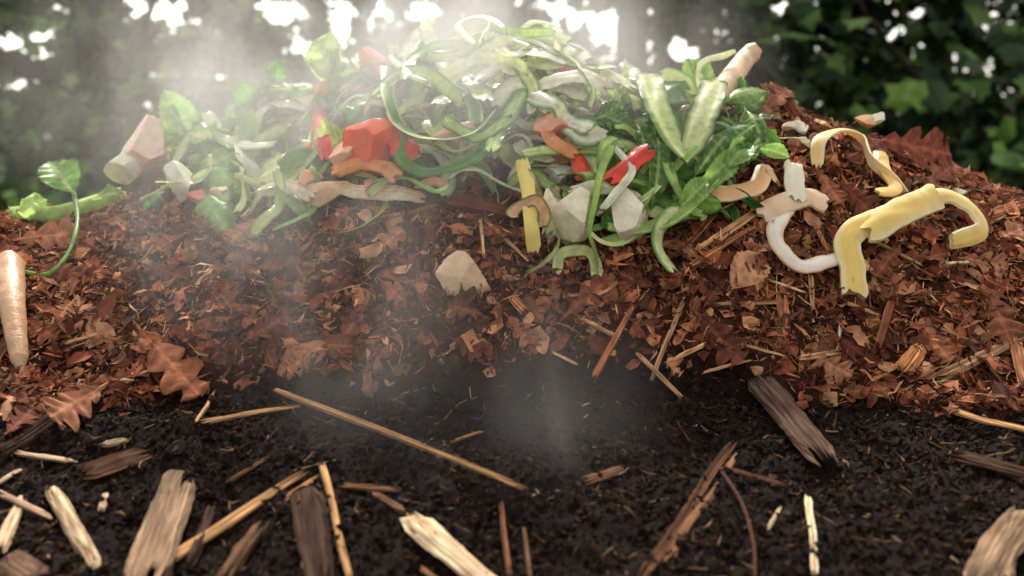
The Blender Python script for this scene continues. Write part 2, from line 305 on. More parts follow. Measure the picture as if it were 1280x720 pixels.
# ---------------------------------------------------------------- oak leaves
brown=[L(150,94,68),L(122,74,54),L(164,112,84),L(104,60,46),L(128,72,56)]
big=[(1088,172,1190,192,80,4,.06),(1150,240,1200,200,44,1,.05),(165,400,248,492,70,0,.02),(135,478,62,522,74,2,.02),(10,300,100,290,60,2,.02),(275,350,255,425,44,1,.018),
(862,382,928,452,60,3,.02),(1225,345,1265,428,60,1,.022),(1195,320,1262,335,44,2,.02),(700,400,765,345,46,4,.018),(330,265,285,305,40,2,.02),(40,330,112,348,44,3,.02),(20,395,72,422,40,1,.02),
(522,270,475,312,40,2,.02),(630,390,668,432,40,0,.018),(1045,225,1090,265,46,3,.03),(1010,440,1065,470,42,2,.018),(1130,300,1095,345,38,1,.02),(1185,260,1238,278,42,4,.03),(945,150,990,108,34,1,.03),(402,430,360,464,42,2,.018),
(180,330,235,348,42,3,.02),(300,430,352,398,42,1,.018),(560,420,602,444,38,3,.018),(95,370,72,400,34,2,.02),(1020,210,1052,255,36,0,.03),(1120,170,1070,195,44,3,.04),(1245,300,1285,282,44,2,.02),(5,545,42,510,44,3,.02),(470,345,514,384,38,0,.018),(1150,400,1188,452,44,0,.018),(820,360,776,342,36,3,.018),(235,290,196,312,38,0,.018)]
for i,(a0,b0,a1,b1,w,ci,lf) in enumerate(big):
    leaf("oak_leaf",a0,b0,a1,b1,w,'oak',brown[ci],brown[ci]*1.7,"large curled brown oak leaf on the leaf layer","leaf",m=M_DRY,lift=lf,group="dry oak leaves on the heap",bend=random.uniform(-.1,.22),cup=random.uniform(-.15,.2),wave=.05)
leaf("oak_leaf",912,365,952,316,46,'oval',L(205,150,112),L(220,170,130),"pale tan dry leaf standing among brown leaves","leaf",m=M_DRY,lift=.02,group="dry oak leaves on the heap",cup=.4,wave=.2)
base=[leafmesh("small_oak_leaf",1,.55+.15*random.random(),'oak' if i%4 else 'oval',brown[i%5]*random.uniform(.7,1.15),brown[i%5]*1.5,M_DRY,bend=random.uniform(-.2,.4),cup=random.uniform(-.3,.4),wave=.12,seed=i) for i in range(12)]
cnt=0
while cnt<265:
    x=random.uniform(-1.1,1.1); y=random.uniform(-.3,.42)
    if leafd(x,y)<0.0: continue
    n=nrm(x,y)+np.array([random.gauss(0,.24),random.gauss(0,.24),random.gauss(0,.24)]); n/=np.linalg.norm(n)
    a=rng.standard_normal(3); a-=n*np.dot(a,n); a/=np.linalg.norm(a); b=np.cross(n,a); s=random.uniform(.028,.070)
    o=ob("oak_leaf",base[cnt%12],"small crumpled brown dry leaf in the leaf layer","leaf","dry oak leaves on the heap",mw=mw(np.array([x,y,float(hh(x,y))+random.uniform(.008,.018)]),a*s,b*s,n*s)); cnt+=1
# ---------------------------------------------------------------- sticks and wood
tan=L(186,142,104); red=L(128,84,58); grey=L(146,118,94); dk=L(68,48,38); pale=L(224,190,152); gold=L(200,152,102)
S=[("twig",348,490,645,606,8,gold*.65,"long tan twig lying across the dark soil"),
("straw_stalk",465,279,552,255,4,tan,"straight tan straw stalk on the leaves"),("straw_stalk",610,278,660,325,5,tan,"tan straw stalk below the peelings"),
("wood_splinter",216,698,366,600,14,gold,"long split golden wood splinter on soil"),("wood_splinter",403,586,436,722,10,gold,"thin upright tan wood splinter on soil"),
("straw_stalk",626,628,636,716,7,red,"reddish straw stalk lying in the soil"),("wood_chunk",522,655,618,735,30,pale,"pale freshly split wood chunk with fibres"),
("wood_chunk",180,722,224,608,44,grey,"broad weathered split wood plank piece"),("bark_chip",384,625,400,725,40,dk,"dark brown flat bark chip in the soil"),
("wood_splinter",68,620,112,696,18,pale*.8,"frayed pale wood splinter on soil"),("bark_chip",950,478,1022,562,40,L(88,66,54),"dark weathered bark piece on the soil slope"),
("bark_chip",110,590,178,568,24,L(92,64,50),"small brown bark chip on soil"),("twig",-10,578,85,512,17,dk,"dark thick twig half in the soil"),
("twig",800,722,912,566,13,L(104,70,50),"dark brown broken stalk on soil"),("twig",838,700,915,572,10,L(128,90,64),"dark brown broken stalk on soil"),("straw_stalk",1012,628,1019,720,8,pale,"pale upright straw stalk stuck in soil"),
("bark_chip",1226,726,1272,652,38,grey,"grey rough bark piece on soil"),("twig",1195,572,1290,596,15,dk*1.4,"dark twig with pale streak on soil"),("twig",1185,512,1290,542,8,gold*.8,"thin tan twig at the leaf edge"),
("wood_splinter",1183,468,1278,422,13,tan,"tan split stick lying on the leaves"),("twig",745,470,788,388,9,L(154,94,62),"reddish brown stick among brown leaves"),("straw_stalk",815,474,852,382,6,tan,"tan straw stalk among brown leaves"),
("straw_stalk",838,452,882,430,6,gold,"short tan stalk among brown leaves"),("wood_chip",977,372,982,420,15,L(164,104,72),"short reddish wood stub on the leaves"),("twig",1098,432,1118,360,10,L(150,94,66),"reddish twig standing on the leaves"),
("straw_stalk",895,380,985,378,5,tan,"straight tan straw stalk on the leaves"),("straw_stalk",260,526,370,508,7,gold*.8,"tan straw stalk on dark soil"),("straw_stalk",246,526,268,490,5,tan,"thin straw stalk on dark soil"),
("straw_stalk",22,566,88,577,6,pale*.8,"pale straw stalk on soil"),("wood_splinter",0,684,26,625,14,pale*.8,"frayed pale wood splinter on soil"),("wood_splinter",5,618,62,645,8,L(180,145,118),"thin curved wood shaving on soil"),
("straw_stalk",1255,268,1235,280,8,tan,"cut tan stalk end in leaves"),("straw_stalk",800,445,850,495,6,tan,"tan straw stalk at the leaf edge"),("straw_stalk",600,275,604,322,5,tan,"upright straw stalk below the peelings"),
("twig",545,246,645,272,20,L(116,66,46),"thick reddish brown twig beneath the peelings"),("straw_stalk",862,318,938,268,7,gold,"dry reed stalk in a loose bundle"),("straw_stalk",866,330,942,284,8,L(170,112,72),"dry reed stalk in a loose bundle"),("straw_stalk",858,308,905,255,7,L(160,100,66),"dry reed stalk in a loose bundle"),
("straw_stalk",900,300,945,268,7,tan,"dry reed stalk in a loose bundle"),("straw_stalk",1002,250,1040,322,7,L(170,108,72),"thin brown stalk leaning on the leaves"),("straw_stalk",1012,345,1016,385,6,tan,"thin straw stalk on the leaves"),
("twig",962,108,1002,150,16,L(120,70,48),"reddish brown twig on the heap crest"),("twig",1225,275,1285,255,12,L(150,96,62),"reddish stick at the heap edge"),
("straw_stalk",430,608,495,612,9,L(120,86,60),"flat brown stalk on soil"),("straw_stalk",505,640,468,618,9,L(112,80,58),"flat brown chip stalk on soil"),("wood_chip",735,600,775,586,13,L(120,86,62),"small brown wood chip on soil"),
("twig",280,722,322,660,18,L(104,76,56),"weathered twig end on soil"),("straw_stalk",360,622,394,598,8,L(150,106,72),"short tan stalk on soil"),("straw_stalk",655,660,664,722,5,L(110,80,56),"thin brown stalk on soil"),
("straw_stalk",528,712,560,738,8,L(150,106,72),"tan stalk on soil"),("wood_chip",1130,462,1150,434,20,L(190,128,82),"orange tan wood chip on leaves"),("wood_chip",360,440,405,432,18,L(180,116,80),"flat orange tan wood chip on leaves"),
("wood_chip",355,468,368,436,18,L(160,104,72),"flat brown wood chip on leaves"),("straw_stalk",1035,490,1015,400,4,tan,"thin straw stalk on leaves"),("straw_stalk",565,552,602,540,4,L(130,94,64),"thin brown stalk on soil"),
("twig",1000,448,1050,440,8,tan,"short tan twig on leaves"),("straw_stalk",1270,430,1280,480,12,L(160,110,76),"brown stalk at leaf edge"),("wood_splinter",-5,606,24,588,7,pale*.8,"pale wood splinter on soil"),
("bark_chip",8,700,40,722,34,L(100,76,60),"brown bark chip on soil"),("straw_stalk",130,556,158,550,7,pale*.8,"short pale straw stalk on soil"),("wood_chip",128,636,132,618,9,pale*.8,"small pale wood chip on soil"),("wood_chip",655,388,640,372,14,L(186,120,82),"tan chip among leaves"),
("twig",240,700,262,640,12,dk*1.3,"dark twig lying on soil"),("straw_stalk",290,600,330,575,5,L(140,100,70),"thin stalk on soil"),("twig",905,588,975,606,6,L(110,76,56),"thin dark twig on soil"),("straw_stalk",960,660,975,635,5,pale*.8,"short pale straw on soil"),
("straw_stalk",1090,300,1150,330,4,tan,"thin straw on brown leaves"),("straw_stalk",1180,330,1215,328,5,pale,"pale straw on brown leaves"),("straw_stalk",1050,410,1045,455,4,pale*.9,"pale thin straw on brown leaves"),("straw_stalk",1225,430,1160,405,4,tan,"thin straw on brown leaves"),("straw_stalk",720,455,690,440,4,tan,"thin straw on brown leaves"),("straw_stalk",170,470,210,455,4,tan,"thin straw on brown leaves"),("straw_stalk",925,430,980,445,4,tan,"thin straw on brown leaves"),
("straw_stalk",960,350,1005,365,4,pale*.9,"thin straw on brown leaves"),("straw_stalk",1060,380,1100,395,5,tan,"thin straw on brown leaves"),("straw_stalk",880,465,935,450,4,tan,"thin straw on brown leaves"),("straw_stalk",1130,490,1175,470,4,pale*.8,"thin straw on brown leaves"),("straw_stalk",770,420,730,400,5,tan,"thin straw on brown leaves"),("straw_stalk",80,430,130,415,4,tan,"thin straw on brown leaves")]
for nme,a0,b0,a1,b1,w,c,lab in S:
    fl={"bark_chip":.22,"wood_chip":.25,"wood_chunk":.32,"wood_splinter":.4}.get(nme,.7)
    stick(nme,a0,b0,a1,b1,w,c,lab,{"bark_chip":"bark","wood_chip":"wood chip","wood_chunk":"wood","wood_splinter":"wood splinter","twig":"twig","straw_stalk":"straw"}[nme],flat=fl,groove=.16,bend=(.006 if a0==348 else .02) if nme=="twig" else .01,lift=(.02 if (nme=="twig" and a0==348) else (.014 if b0<480 else .004))+.0001*w,taper=.9 if a0==348 else random.uniform(.65,.95))
tube("curved_twig",[P(903,590,.01),P(928,630,.012),P(942,680,.012),P(944,722,.008)],.0022,.0018,L(96,62,50),"thin curved dark twig on soil","twig",m=M_WOOD)
sb=[stickmesh("straw_piece",1,.03+.04*random.random(),.7,[tan,gold,red,pale,L(110,74,50)][i%5]*.75,groove=.1,rag=.03,bend=.05) for i in range(10)]
cnt=0
while cnt<290:
    x=random.uniform(-.95,.95); y=random.uniform(-.62,.35)
    ins=leafd(x,y)<0
    n=nrm(x,y); th=random.uniform(0,math.pi); a=np.array([math.cos(th),math.sin(th)*.8,random.uniform(-.15,.3)]); a-=n*np.dot(a,n)*.8; a/=np.linalg.norm(a); b=np.cross(n,a); b/=np.linalg.norm(b); n2=np.cross(a,b)
    s=random.uniform(.014,.04 if y<-.3 else .06); ws=s*random.uniform(.5,1.1)*(.6 if s>.035 else 1)
    ob("straw_piece",sb[cnt%10],"small broken straw piece on soil or leaves","straw","straw pieces strewn on the heap",mw=mw(np.array([x,y,float(hh(x,y))+(.003 if ins else .018)]),a*s,b*ws,n2*ws)); cnt+=1
# ---------------------------------------------------------------- vegetable scraps
G1=L(146,188,92); G2=L(104,154,66); G3=L(194,220,130); GP=L(230,240,174); W1=L(250,248,222); PE=L(250,206,164); BE=L(248,228,196); RD=L(230,66,44); DG=L(60,108,44); OR=L(250,172,110)
def R(nm,p,w,*a,**k): return ribbon(nm,p,w*1.3,*a,**k)
def pts(lst,l=None): return [P(q[0],q[1],q[2] if len(q)>2 else l) for q in lst]
top_u=[140,200,260,330,400,470,540,600,700,760,850,930,965]; top_v=[250,165,150,115,90,65,45,42,55,90,108,108,150]
bot_u=[140,300,450,560,640,700,850,965]; bot_v=[258,252,240,226,205,285,268,185]
def filler(n,lo,hi,pick,ur=(205,960)):
    for i in range(n):
        u=random.uniform(*ur); a=np.interp(u,top_u,top_v)+12; b=np.interp(u,bot_u,bot_v)-8; v=random.uniform(a,b)
        pick(u,v,random.uniform(lo,hi))
def walk(u,v,l,Ln,curv,k=7,mx=.10):
    p=P(u,v,l); n=nrm(p[0],p[1])*.7+np.array([0,-.6,.3]); n/=np.linalg.norm(n); a=rng.standard_normal(3); a-=n*np.dot(a,n); a/=np.linalg.norm(a); b=np.cross(n,a)
    th=random.uniform(0,6.28); p=p-(a*math.cos(th)+b*math.sin(th))*Ln*.35; out=[p]; st=Ln/k; ph=random.random()*6
    for i in range(k):
        th+=curv+random.gauss(0,.15); p=p+(a*math.cos(th)+b*math.sin(th))*st+n*.010*math.sin(ph+i)
        z=float(hh(p[0],p[1]))+.012
        if p[2]<z: p[2]=z
        if p[2]>z+mx: p[2]-= .35*(p[2]-z-mx)
        out.append(p)
    return out
def pickR(u,v,l):
    Ln=random.uniform(.07,.17); w=random.uniform(.013,.031); cv=random.choice([-1,1])*random.uniform(.0,.45)
    if u<430: o,i_=random.choice([(G1,GP),(G2,G3),(GP,W1),(G3,W1),(W1,GP)])
    elif u<760: o,i_=random.choice([(G1,GP),(GP,W1),(W1,W1),(G3,W1),(W1,GP),(L(246,240,192),W1),(G3,GP),(PE,BE)])
    else: o,i_=random.choice([(G1,GP),(G2,GP),(DG,G3),(GP,W1),(G3,W1)])
    ribbon("vegetable_peel",walk(u,v,l,Ln,cv),w,o,i_,"flat curling green and cream vegetable peel ribbon","vegetable peel",twist=random.uniform(-1.7,1.7),tw0=random.uniform(-.8,.8),th=.0012,group="thin peel ribbons in the pile",cup=random.uniform(-.1,.12),edge=random.choice([None,G2*.8,G1,G2]),wob=.12,rip=.05)
def pickN(u,v,l):
    Ln=random.uniform(.12,.22); w=random.uniform(.006,.011); cv=random.choice([-1,1])*random.uniform(.05,.5)
    o,i_=random.choice([(G1,GP),(GP,W1),(W1,GP),(G3,W1)])
    ribbon("vegetable_peel",walk(u,v,l,Ln,cv,9,.12),w,o,i_,"long thin curling vegetable peel strand","vegetable peel",twist=random.uniform(-1.5,1.5),tw0=random.uniform(-.8,.8),th=.0012,group="thin peel ribbons in the pile",cup=0,wob=.12)
filler(120,.004,.055,pickR)
filler(75,.02,.095,pickR,(470,770)); filler(30,.02,.08,pickR,(240,470)); filler(18,.03,.08,pickR,(770,930))
filler(6,.03,.08,pickN,(300,500)); filler(12,.05,.12,pickN,(500,760)); filler(4,.03,.09,pickN,(780,900))
def pickL(u,v,l):
    d=random.uniform(30,64); an=random.uniform(0,6.28); c=random.choice([G1,G2,G1*.8,DG*1.6,G3])
    leaf("salad_leaf",u,v,u+d*math.cos(an),v+d*math.sin(an)*.8,random.uniform(24,44),random.choice(['oval','round']),c,c*1.6,"small crumpled green leaf in the scrap pile","green leaf",lift=l,l1=l+.01,group="green leaves in the pile",bend=random.uniform(-.3,.8),cup=random.uniform(-.8,.9),wave=.26,roll=random.uniform(-.8,.8))
filler(40,.01,.06,pickL,(215,560)); filler(18,.01,.045,pickL,(730,950)); filler(6,.01,.03,pickL,(540,740))
def pickC(u,v,l):
    f=random.choice([PE,BE,W1,OR,L(238,150,120)]); s=random.uniform(20,46)
    chunk("vegetable_chunk",u,v,s,s*.6,s*.8,f*.9,f,"pale cut vegetable chunk in the scrap pile","vegetable chunk",lift=l,rot=random.uniform(-1,1),sd=random.randrange(9999),group="cut vegetable chunks in the pile")
filler(40,.0,.04,pickC,(230,900)); filler(16,.03,.07,pickC,(330,560)); filler(12,.03,.08,pickC,(560,770))
R("celery_stalk",pts([(12,262,.03),(60,262,.04),(105,252,.04),(150,238,.03)]),.026,G3*1.05,L(190,214,110),"bright green celery stalk with leafy end on leaves","celery",th=.006,cup=.3,m=M_GREEN,taper=.6)
leaf("salad_leaf",95,245,60,200,44,'oval',G2,G3,"pointed green leaf standing on a celery stalk","green leaf",lift=.05,l1=.07,cup=.4,bend=.2)
leaf("salad_leaf",20,262,60,248,26,'oval',G3,GP,"light green celery leaf lying on leaves","green leaf",lift=.04,l1=.05,cup=-.4,wave=.3)
leaf("salad_leaf",110,250,152,240,22,'oval',G1,GP,"small celery leaf at the stalk end","green leaf",lift=.04,l1=.04,cup=.4,wave=.3)
tube("green_stem",pts([(92,240,.05),(97,275,.04),(86,315,.03),(60,342,.02),(20,338,.02)]),.0042,.0028,G2*.8,"long curved green stem drooping over leaves","stem",c2=G1)
def root(name,pl,r,c,label,rt=.45):
    Pn=spline(pl); M=len(Pn); T,N,B=frames(Pn,TOCAM); n=20; th=np.linspace(0,2*math.pi,n,endpoint=False); t=np.linspace(0,1,M)
    rr=r*(1-(1-rt)*t)*np.minimum(1,.8+6*t)*np.minimum(1,.55+7*(1-t)); rr=rr[:,None]*(1+.07*vn(t[:,None]*6,th[None,:]*2+random.random()*50)+.03*vn(t[:,None]*30,th[None,:]))
    C=np.ones((M,n,3))*c; C*=(1+.10*vn(t[:,None]*18,th[None,:]))[:,:,None]
    me,org=sweep(name,Pn,N,B,np.stack([rr*np.cos(th),rr*np.sin(th)],2),C,M_CHUNK,sharp=40); return ob(name,me,label,"root vegetable",mw=Matrix.Translation(org))
root("parsnip_root",pts([(10,328,.03),(14,370,.03),(20,420,.028),(26,460,.02)]),.026,L(210,166,128),"beige tapered parsnip root tip on brown leaves")
root("parsnip_root",pts([(890,130,.05),(912,100,.06),(932,74,.06),(948,58,.06)]),.021,L(236,204,166),"beige parsnip end sticking up from the pile",.85)
leaf("salad_leaf",240,190,205,112,42,'oval',G1,G3,"green leaf on a bent stem standing up","green leaf",lift=.04,l1=.09,cup=.7,wave=.2)
leaf("salad_leaf",228,168,196,150,36,'oval',G2,G3,"drooping dark green leaf beside a cut chunk","green leaf",lift=.05,l1=.05,cup=-.4)
tube("green_stem",pts([(215,130,.07),(235,170,.06),(238,205,.05),(205,235,.03),(175,250,.02)]),.004,.003,G1,"thin bent green stem in the pile","stem",c2=G3)
chunk("apple_chunk",182,184,64,56,50,L(236,130,106),L(252,214,188),"pink and white cut apple chunk","fruit chunk",lift=.03,cuts=6,rot=.4,sd=21,cc=.62)
chunk("cabbage_chunk",160,207,50,40,40,L(235,232,200),W1,"ragged white cabbage core piece","cabbage",lift=.02,cuts=6,cc=.62)
chunk("vegetable_chunk",226,230,34,56,30,BE,W1,"creamy white cut vegetable chunk on leaves","vegetable chunk",lift=.045,cuts=4)
LV=[(250,180,300,240,66,G1,.05,.05),(248,232,285,290,50,G1*.9,.035,.02),(300,165,345,110,60,G2,.06,.07),(345,150,390,105,64,G1,.06,.06),(395,130,475,85,84,G2,.08,.09),(400,110,412,38,42,G3,.07,.1),(215,200,262,168,46,G1,.05,.05),(370,250,318,188,56,G3,.04,.05),
(345,105,348,75,26,G2,.07,.1),(270,215,245,165,50,G2,.05,.05),(330,200,285,150,56,G1*.9,.055,.06),(440,160,395,200,50,G3,.06,.06),(480,120,430,150,54,G2,.08,.075),(290,255,262,225,34,G3,.03,.04),(350,130,300,125,44,G2,.07,.07),(430,95,385,75,40,G1,.09,.1)]
for q in LV:
    leaf("salad_leaf",q[0],q[1],q[2],q[3],q[4],random.choice(['oval','round','oval']),q[5],q[5]*1.5,"broad ruffled green leaf on top of the scrap pile","green leaf",lift=q[6],l1=q[7],cup=random.choice([-1,1])*random.uniform(.3,.8),bend=random.uniform(.1,.6),wave=.2,roll=random.uniform(-.5,.5))
R("cabbage_strip",pts([(258,142,.085),(275,165,.085),(305,180,.085),(345,178,.075)]),.020,W1,L(240,240,210),"thick curved white cabbage strip","cabbage",th=.004,cup=.1,edge=G3)
R("cabbage_strip",pts([(365,190,.06),(352,215,.06),(325,225,.05)]),.022,GP,W1,"pale green cabbage strip","cabbage",th=.003)
tube("green_stem",pts([(420,60,.09),(412,95,.08),(398,140,.07),(385,190,.06),(400,225,.04)]),.0055,.004,G1,"long green stem lying across the pile","stem",c2=G3)
tube("green_stem",pts([(310,118,.07),(350,112,.08),(390,112,.08)]),.004,.003,G3,"green stem across the leaves","stem")
def pep(p,w,label,c=RD,l2=None,**k): return R("pepper_strip",p,w,c,l2 if l2 is not None else c*.8+.05,label,"pepper",th=.004,cup=.15,m=M_GLOSS,taper=.8,**k)
pep(pts([(396,132,.095),(402,165,.09),(408,198,.08)]),.020,"bright red pepper strip in the pile",c=L(236,66,40))
pep(pts([(490,160,.105),(505,182,.105),(518,196,.095)]),.034,"wide red pepper piece beside a green coil",c=L(236,62,34))
pep(pts([(765,228,.11),(785,206,.115),(808,186,.11)]),.026,"bright red pepper strip beside green leaves")
pep(pts([(700,80,.12),(718,88,.13),(732,100,.13)]),.022,"small red pepper piece on the crest",c=L(236,80,56))
pep(pts([(718,190,.09),(728,212,.085),(730,225,.07)]),.02,"small red pepper piece under peelings",c=L(228,80,46))
chunk("tomato_wedge",466,176,58,62,44,L(238,84,52),L(246,120,84),"soft red tomato wedge in the pile","tomato",lift=.095,m=M_GLOSS,cuts=4,cc=.65)
chunk("tomato_wedge",472,76,44,30,34,L(236,80,52),L(244,112,80),"red tomato wedge on the crest","tomato",lift=.1,m=M_GLOSS,cuts=3)
chunk("tomato_wedge",690,152,52,34,40,L(240,130,94),L(248,176,140),"pinkish tomato slice under ribbons","tomato",lift=.10,m=M_GLOSS,cuts=3)
chunk("vegetable_chunk",432,192,46,34,40,L(244,164,130),L(248,194,160),"soft pink cut fruit chunk","fruit chunk",lift=.08)
R("squash_slice",pts([(418,215,.08),(450,203,.085),(480,208,.085),(498,222,.08)]),.022,OR,L(248,196,136),"curved orange squash slice in the pile","squash",th=.005,cup=.1)
R("squash_slice",pts([(680,150,.11),(690,175,.11),(720,190,.10)]),.020,OR,L(248,190,136),"curved orange squash slice under ribbons","squash",th=.005)
chunk("squash_chunk",405,240,50,32,40,L(248,180,130),L(250,204,160),"orange squash chunk at the pile edge","squash",lift=.04)
R("vegetable_peel",pts([(420,232,.055),(460,240,.06),(500,240,.055),(528,246,.04)]),.020,L(250,206,172),L(252,226,202),"broad pinkish potato peel at the pile edge","vegetable peel",th=.003,edge=BE)
R("vegetable_peel",pts([(325,238,.055),(360,232,.06),(390,244,.055)]),.020,BE,W1,"cream potato peel at the pile edge","vegetable peel",th=.003)
R("pepper_strip",pts([(520,232,.04),(545,226,.045),(560,236,.04)]),.012,OR,OR,"thin orange pepper strip at the pile edge","pepper",th=.004,m=M_GLOSS)
R("cucumber_peel",pts([(484,82,.12),(486,120,.125),(500,155,.12),(535,172,.12),(585,168,.12),(615,140,.11)]),.019,G2,GP,"wide green cucumber peel coil in the pile","cucumber peel",cup=.06,tw0=.3,twist=.7,m=M_GREEN,edge=GP)
R("cucumber_peel",pts([(505,160,.11),(500,195,.10),(530,214,.095),(575,205,.10),(612,185,.10)]),.015,G2,GP,"green cucumber peel curling around scraps","cucumber peel",tw0=-.5,twist=1.0,m=M_GREEN)
R("cucumber_peel",pts([(468,225,.07),(510,222,.08),(545,238,.075),(560,232,.07)]),.011,G1,G3,"thin green peel looping at the pile edge","cucumber peel",tw0=.6,m=M_GREEN)
R("cucumber_peel",pts([(490,70,.12),(520,95,.13),(560,105,.13),(590,125,.12),(596,155,.115)]),.018,G2,GP,"green cucumber peel arching over the pile","cucumber peel",tw0=.5,twist=-.8,m=M_GREEN,edge=GP)
R("vegetable_peel",pts([(540,175,.11),(575,160,.12),(600,155,.11)]),.018,L(232,190,156),BE,"tan peel inside a green coil","vegetable peel")
C2=[([(505,75),(530,40),(545,62),(560,95)],.020,W1,GP),([(560,60),(590,38),(615,32),(600,62)],.016,GP,W1),([(585,80),(620,55),(660,42),(710,52)],.018,GP,W1),([(600,100),(640,70),(690,58),(735,75)],.022,W1,W1),
([(540,110),(580,85),(620,78),(665,90)],.021,GP,W1),([(650,120),(690,100),(730,95),(757,112)],.027,L(246,242,210),W1),([(528,28),(535,55),(548,82)],.020,W1,W1),([(655,110),(640,140),(622,165),(610,188)],.023,G3,W1),
([(665,120),(700,130),(712,150),(735,160)],.020,W1,GP),([(620,130),(650,105),(700,112),(745,128)],.022,L(246,242,202),W1),([(678,30),(705,52),(738,70),(752,90)],.010,G3,G3),([(560,42),(600,28),(645,40),(690,40)],.012,G3,GP),
([(610,45),(650,60),(680,80),(720,72)],.016,GP,W1),([(470,120),(500,90),(545,98),(575,130)],.017,G3,W1),([(640,80),(665,65),(720,82),(760,84)],.026,W1,GP),([(512,52),(540,70),(575,68),(600,50)],.013,G3,GP),([(700,62),(725,80),(745,110),(742,135)],.019,GP,W1),
([(740,85),(770,95),(790,110)],.028,L(246,242,208),W1),([(620,60),(650,80),(670,110),(660,140)],.018,GP,W1),([(690,75),(715,100),(725,130)],.024,W1,GP),
([(545,130),(590,110),(640,112),(680,140)],.020,W1,W1),([(560,75),(590,95),(605,125)],.022,G3,GP),([(505,100),(520,70),(560,55),(600,70)],.014,G1,GP),([(640,45),(680,60),(700,90),(690,120)],.018,W1,GP),
([(590,55),(575,30),(600,20),(625,36),(620,60)],.008,G3,GP),([(640,55),(665,28),(695,36),(700,62)],.009,GP,W1),([(700,150),(735,170),(760,165)],.025,W1,GP),([(560,150),(600,170),(640,150)],.016,G3,W1)]
for q,w,o_,i_ in C2:
    R("zucchini_ribbon",pts([(a0+random.uniform(-5,5),b0,.125+random.uniform(-.02,.025)) for a0,b0 in q]),w*1.1,o_,i_,"pale green and cream zucchini ribbon on the crest","vegetable peel",tw0=random.uniform(-.5,.5),twist=random.uniform(-.9,.9),th=.0012,cup=random.uniform(-.06,.08),group="zucchini ribbons on the crest",edge=random.choice([None,G2,G1,DG*1.5]),wob=.12,rip=.05)
R("zucchini_ribbon",pts([(690,196,.06),(655,186,.07),(650,175,.07)]),.02,W1,GP,"pale zucchini ribbon end","vegetable peel",th=.001)
R("zucchini_ribbon",pts([(655,190,.09),(690,186,.10),(730,186,.095),(765,190,.09)]),.016,GP,G3,"long pale green zucchini ribbon lying flat","vegetable peel",edge=G1,th=.0012)
R("yellow_pepper_strip",pts([(652,200,.09),(660,235,.09),(664,280,.07),(668,314,.03)]),.017,L(252,226,132),L(244,225,140),"straight yellow pepper strip hanging down","pepper",th=.004,m=M_FLESH,taper=.9,cn=.03,wob=.04)
chunk("potato_chunk",716,262,66,60,44,BE*.9,L(250,234,204),"cream cut potato piece with peel edge","potato",lift=.08,cuts=5,cc=.52)
chunk("potato_chunk",782,262,62,60,44,BE*.9,L(250,238,208),"pale cut potato piece among green stems","potato",lift=.075,cuts=5,cc=.52)
chunk("potato_chunk",690,268,40,56,34,L(238,204,166),L(250,228,194),"small peach coloured potato piece","potato",lift=.05,cuts=4)
chunk("potato_chunk",650,232,30,60,30,L(230,190,150),L(244,224,190),"small pale potato piece at the pile edge","potato",lift=.015,cuts=4)
R("vegetable_peel",pts([(697,340,.02),(700,318,.03),(725,312,.03),(742,320,.025),(748,346,.02)]),.014,GP,W1,"arched pale peel below the potato pieces","vegetable peel",th=.002)
R("vegetable_peel",pts([(765,182,.12),(752,215,.115),(745,250,.11),(738,290,.08),(746,318,.035),(748,346,.02)]),.012,G3,GP,"long green and white ribbon hanging down","vegetable peel",tw0=.4,twist=1.2,edge=G1,th=.0014)
R("vegetable_peel",pts([(770,185,.115),(790,212,.115),(770,240,.11),(752,262,.10)]),.010,W1,GP,"thin pale ribbon beside potato pieces","vegetable peel",th=.0012)
R("zucchini_peel",pts([(808,92,.09),(822,128,.11),(838,165,.11),(862,198,.10)]),.036,L(216,228,156),W1,"wide light green zucchini peel with ridges","zucchini peel",cup=.02,edge=G2,taper=.9,twist=.4,wob=.07,th=.0018,rip=.03)
R("zucchini_peel",pts([(896,98,.095),(884,130,.11),(872,160,.11),(862,188,.10)]),.036,L(234,238,184),GP,"wide pale zucchini peel with dark green edge","zucchini peel",cup=0,edge=DG,taper=.5,wob=.12,twist=.3,tw0=-.2,th=.0018,rip=.03)
R("zucchini_peel",pts([(858,100,.07),(835,118,.075),(845,160,.075),(855,180,.07)]),.03,G2,DG,"dark green zucchini skin behind pale peel","zucchini peel",cup=.2,m=M_GREEN)
for q in [(735,150,790,138,30,DG*1.3),(745,140,800,165,28,G2*.8),(825,165,818,255,32,G2*.7),(890,220,850,260,30,G1*.8),(925,150,870,215,36,G2*.7),(950,150,900,190,34,G2*.7),(905,125,965,110,26,G1*.8),(930,180,875,235,30,G1*.8),(955,175,905,215,30,DG*1.4),(798,150,812,215,26,DG*1.3),(945,185,990,195,20,G1),(930,130,955,175,30,G2*.8),(905,215,935,175,30,G1*.8)]:
    leaf("spinach_leaf",q[0],q[1],q[2],q[3],q[4],'oval',q[5],G3,"dark green glossy spinach leaf in the pile","green leaf",lift=.085 if q[0]<960 else .03,l1=.07,cup=random.choice([-1,1])*random.uniform(.3,.8),bend=.4,wave=.18,group="dark spinach leaves",roll=random.uniform(-.5,.5))
for i in range(9):
    j=i*5; tube("green_stem",pts([(955-i*3,165+j,.07),(915-i*4,215+j*.7,.075),(868-i*3,252+j*.6,.07),(812-i*4,278+j*.6,.055),(752+i*5,300+j*.3,.04)]) if i<6 else pts([(900,200+i*3,.07),(850,250+i*3,.07),(800,275+i*2,.065),(760,262+i*3,.06)]),.0034,.0024,[G1*.8,G2*.8,G3*.9][i%3],"long green stem in a curved bundle","stem",group="green stems in a curved bundle",c2=G3)
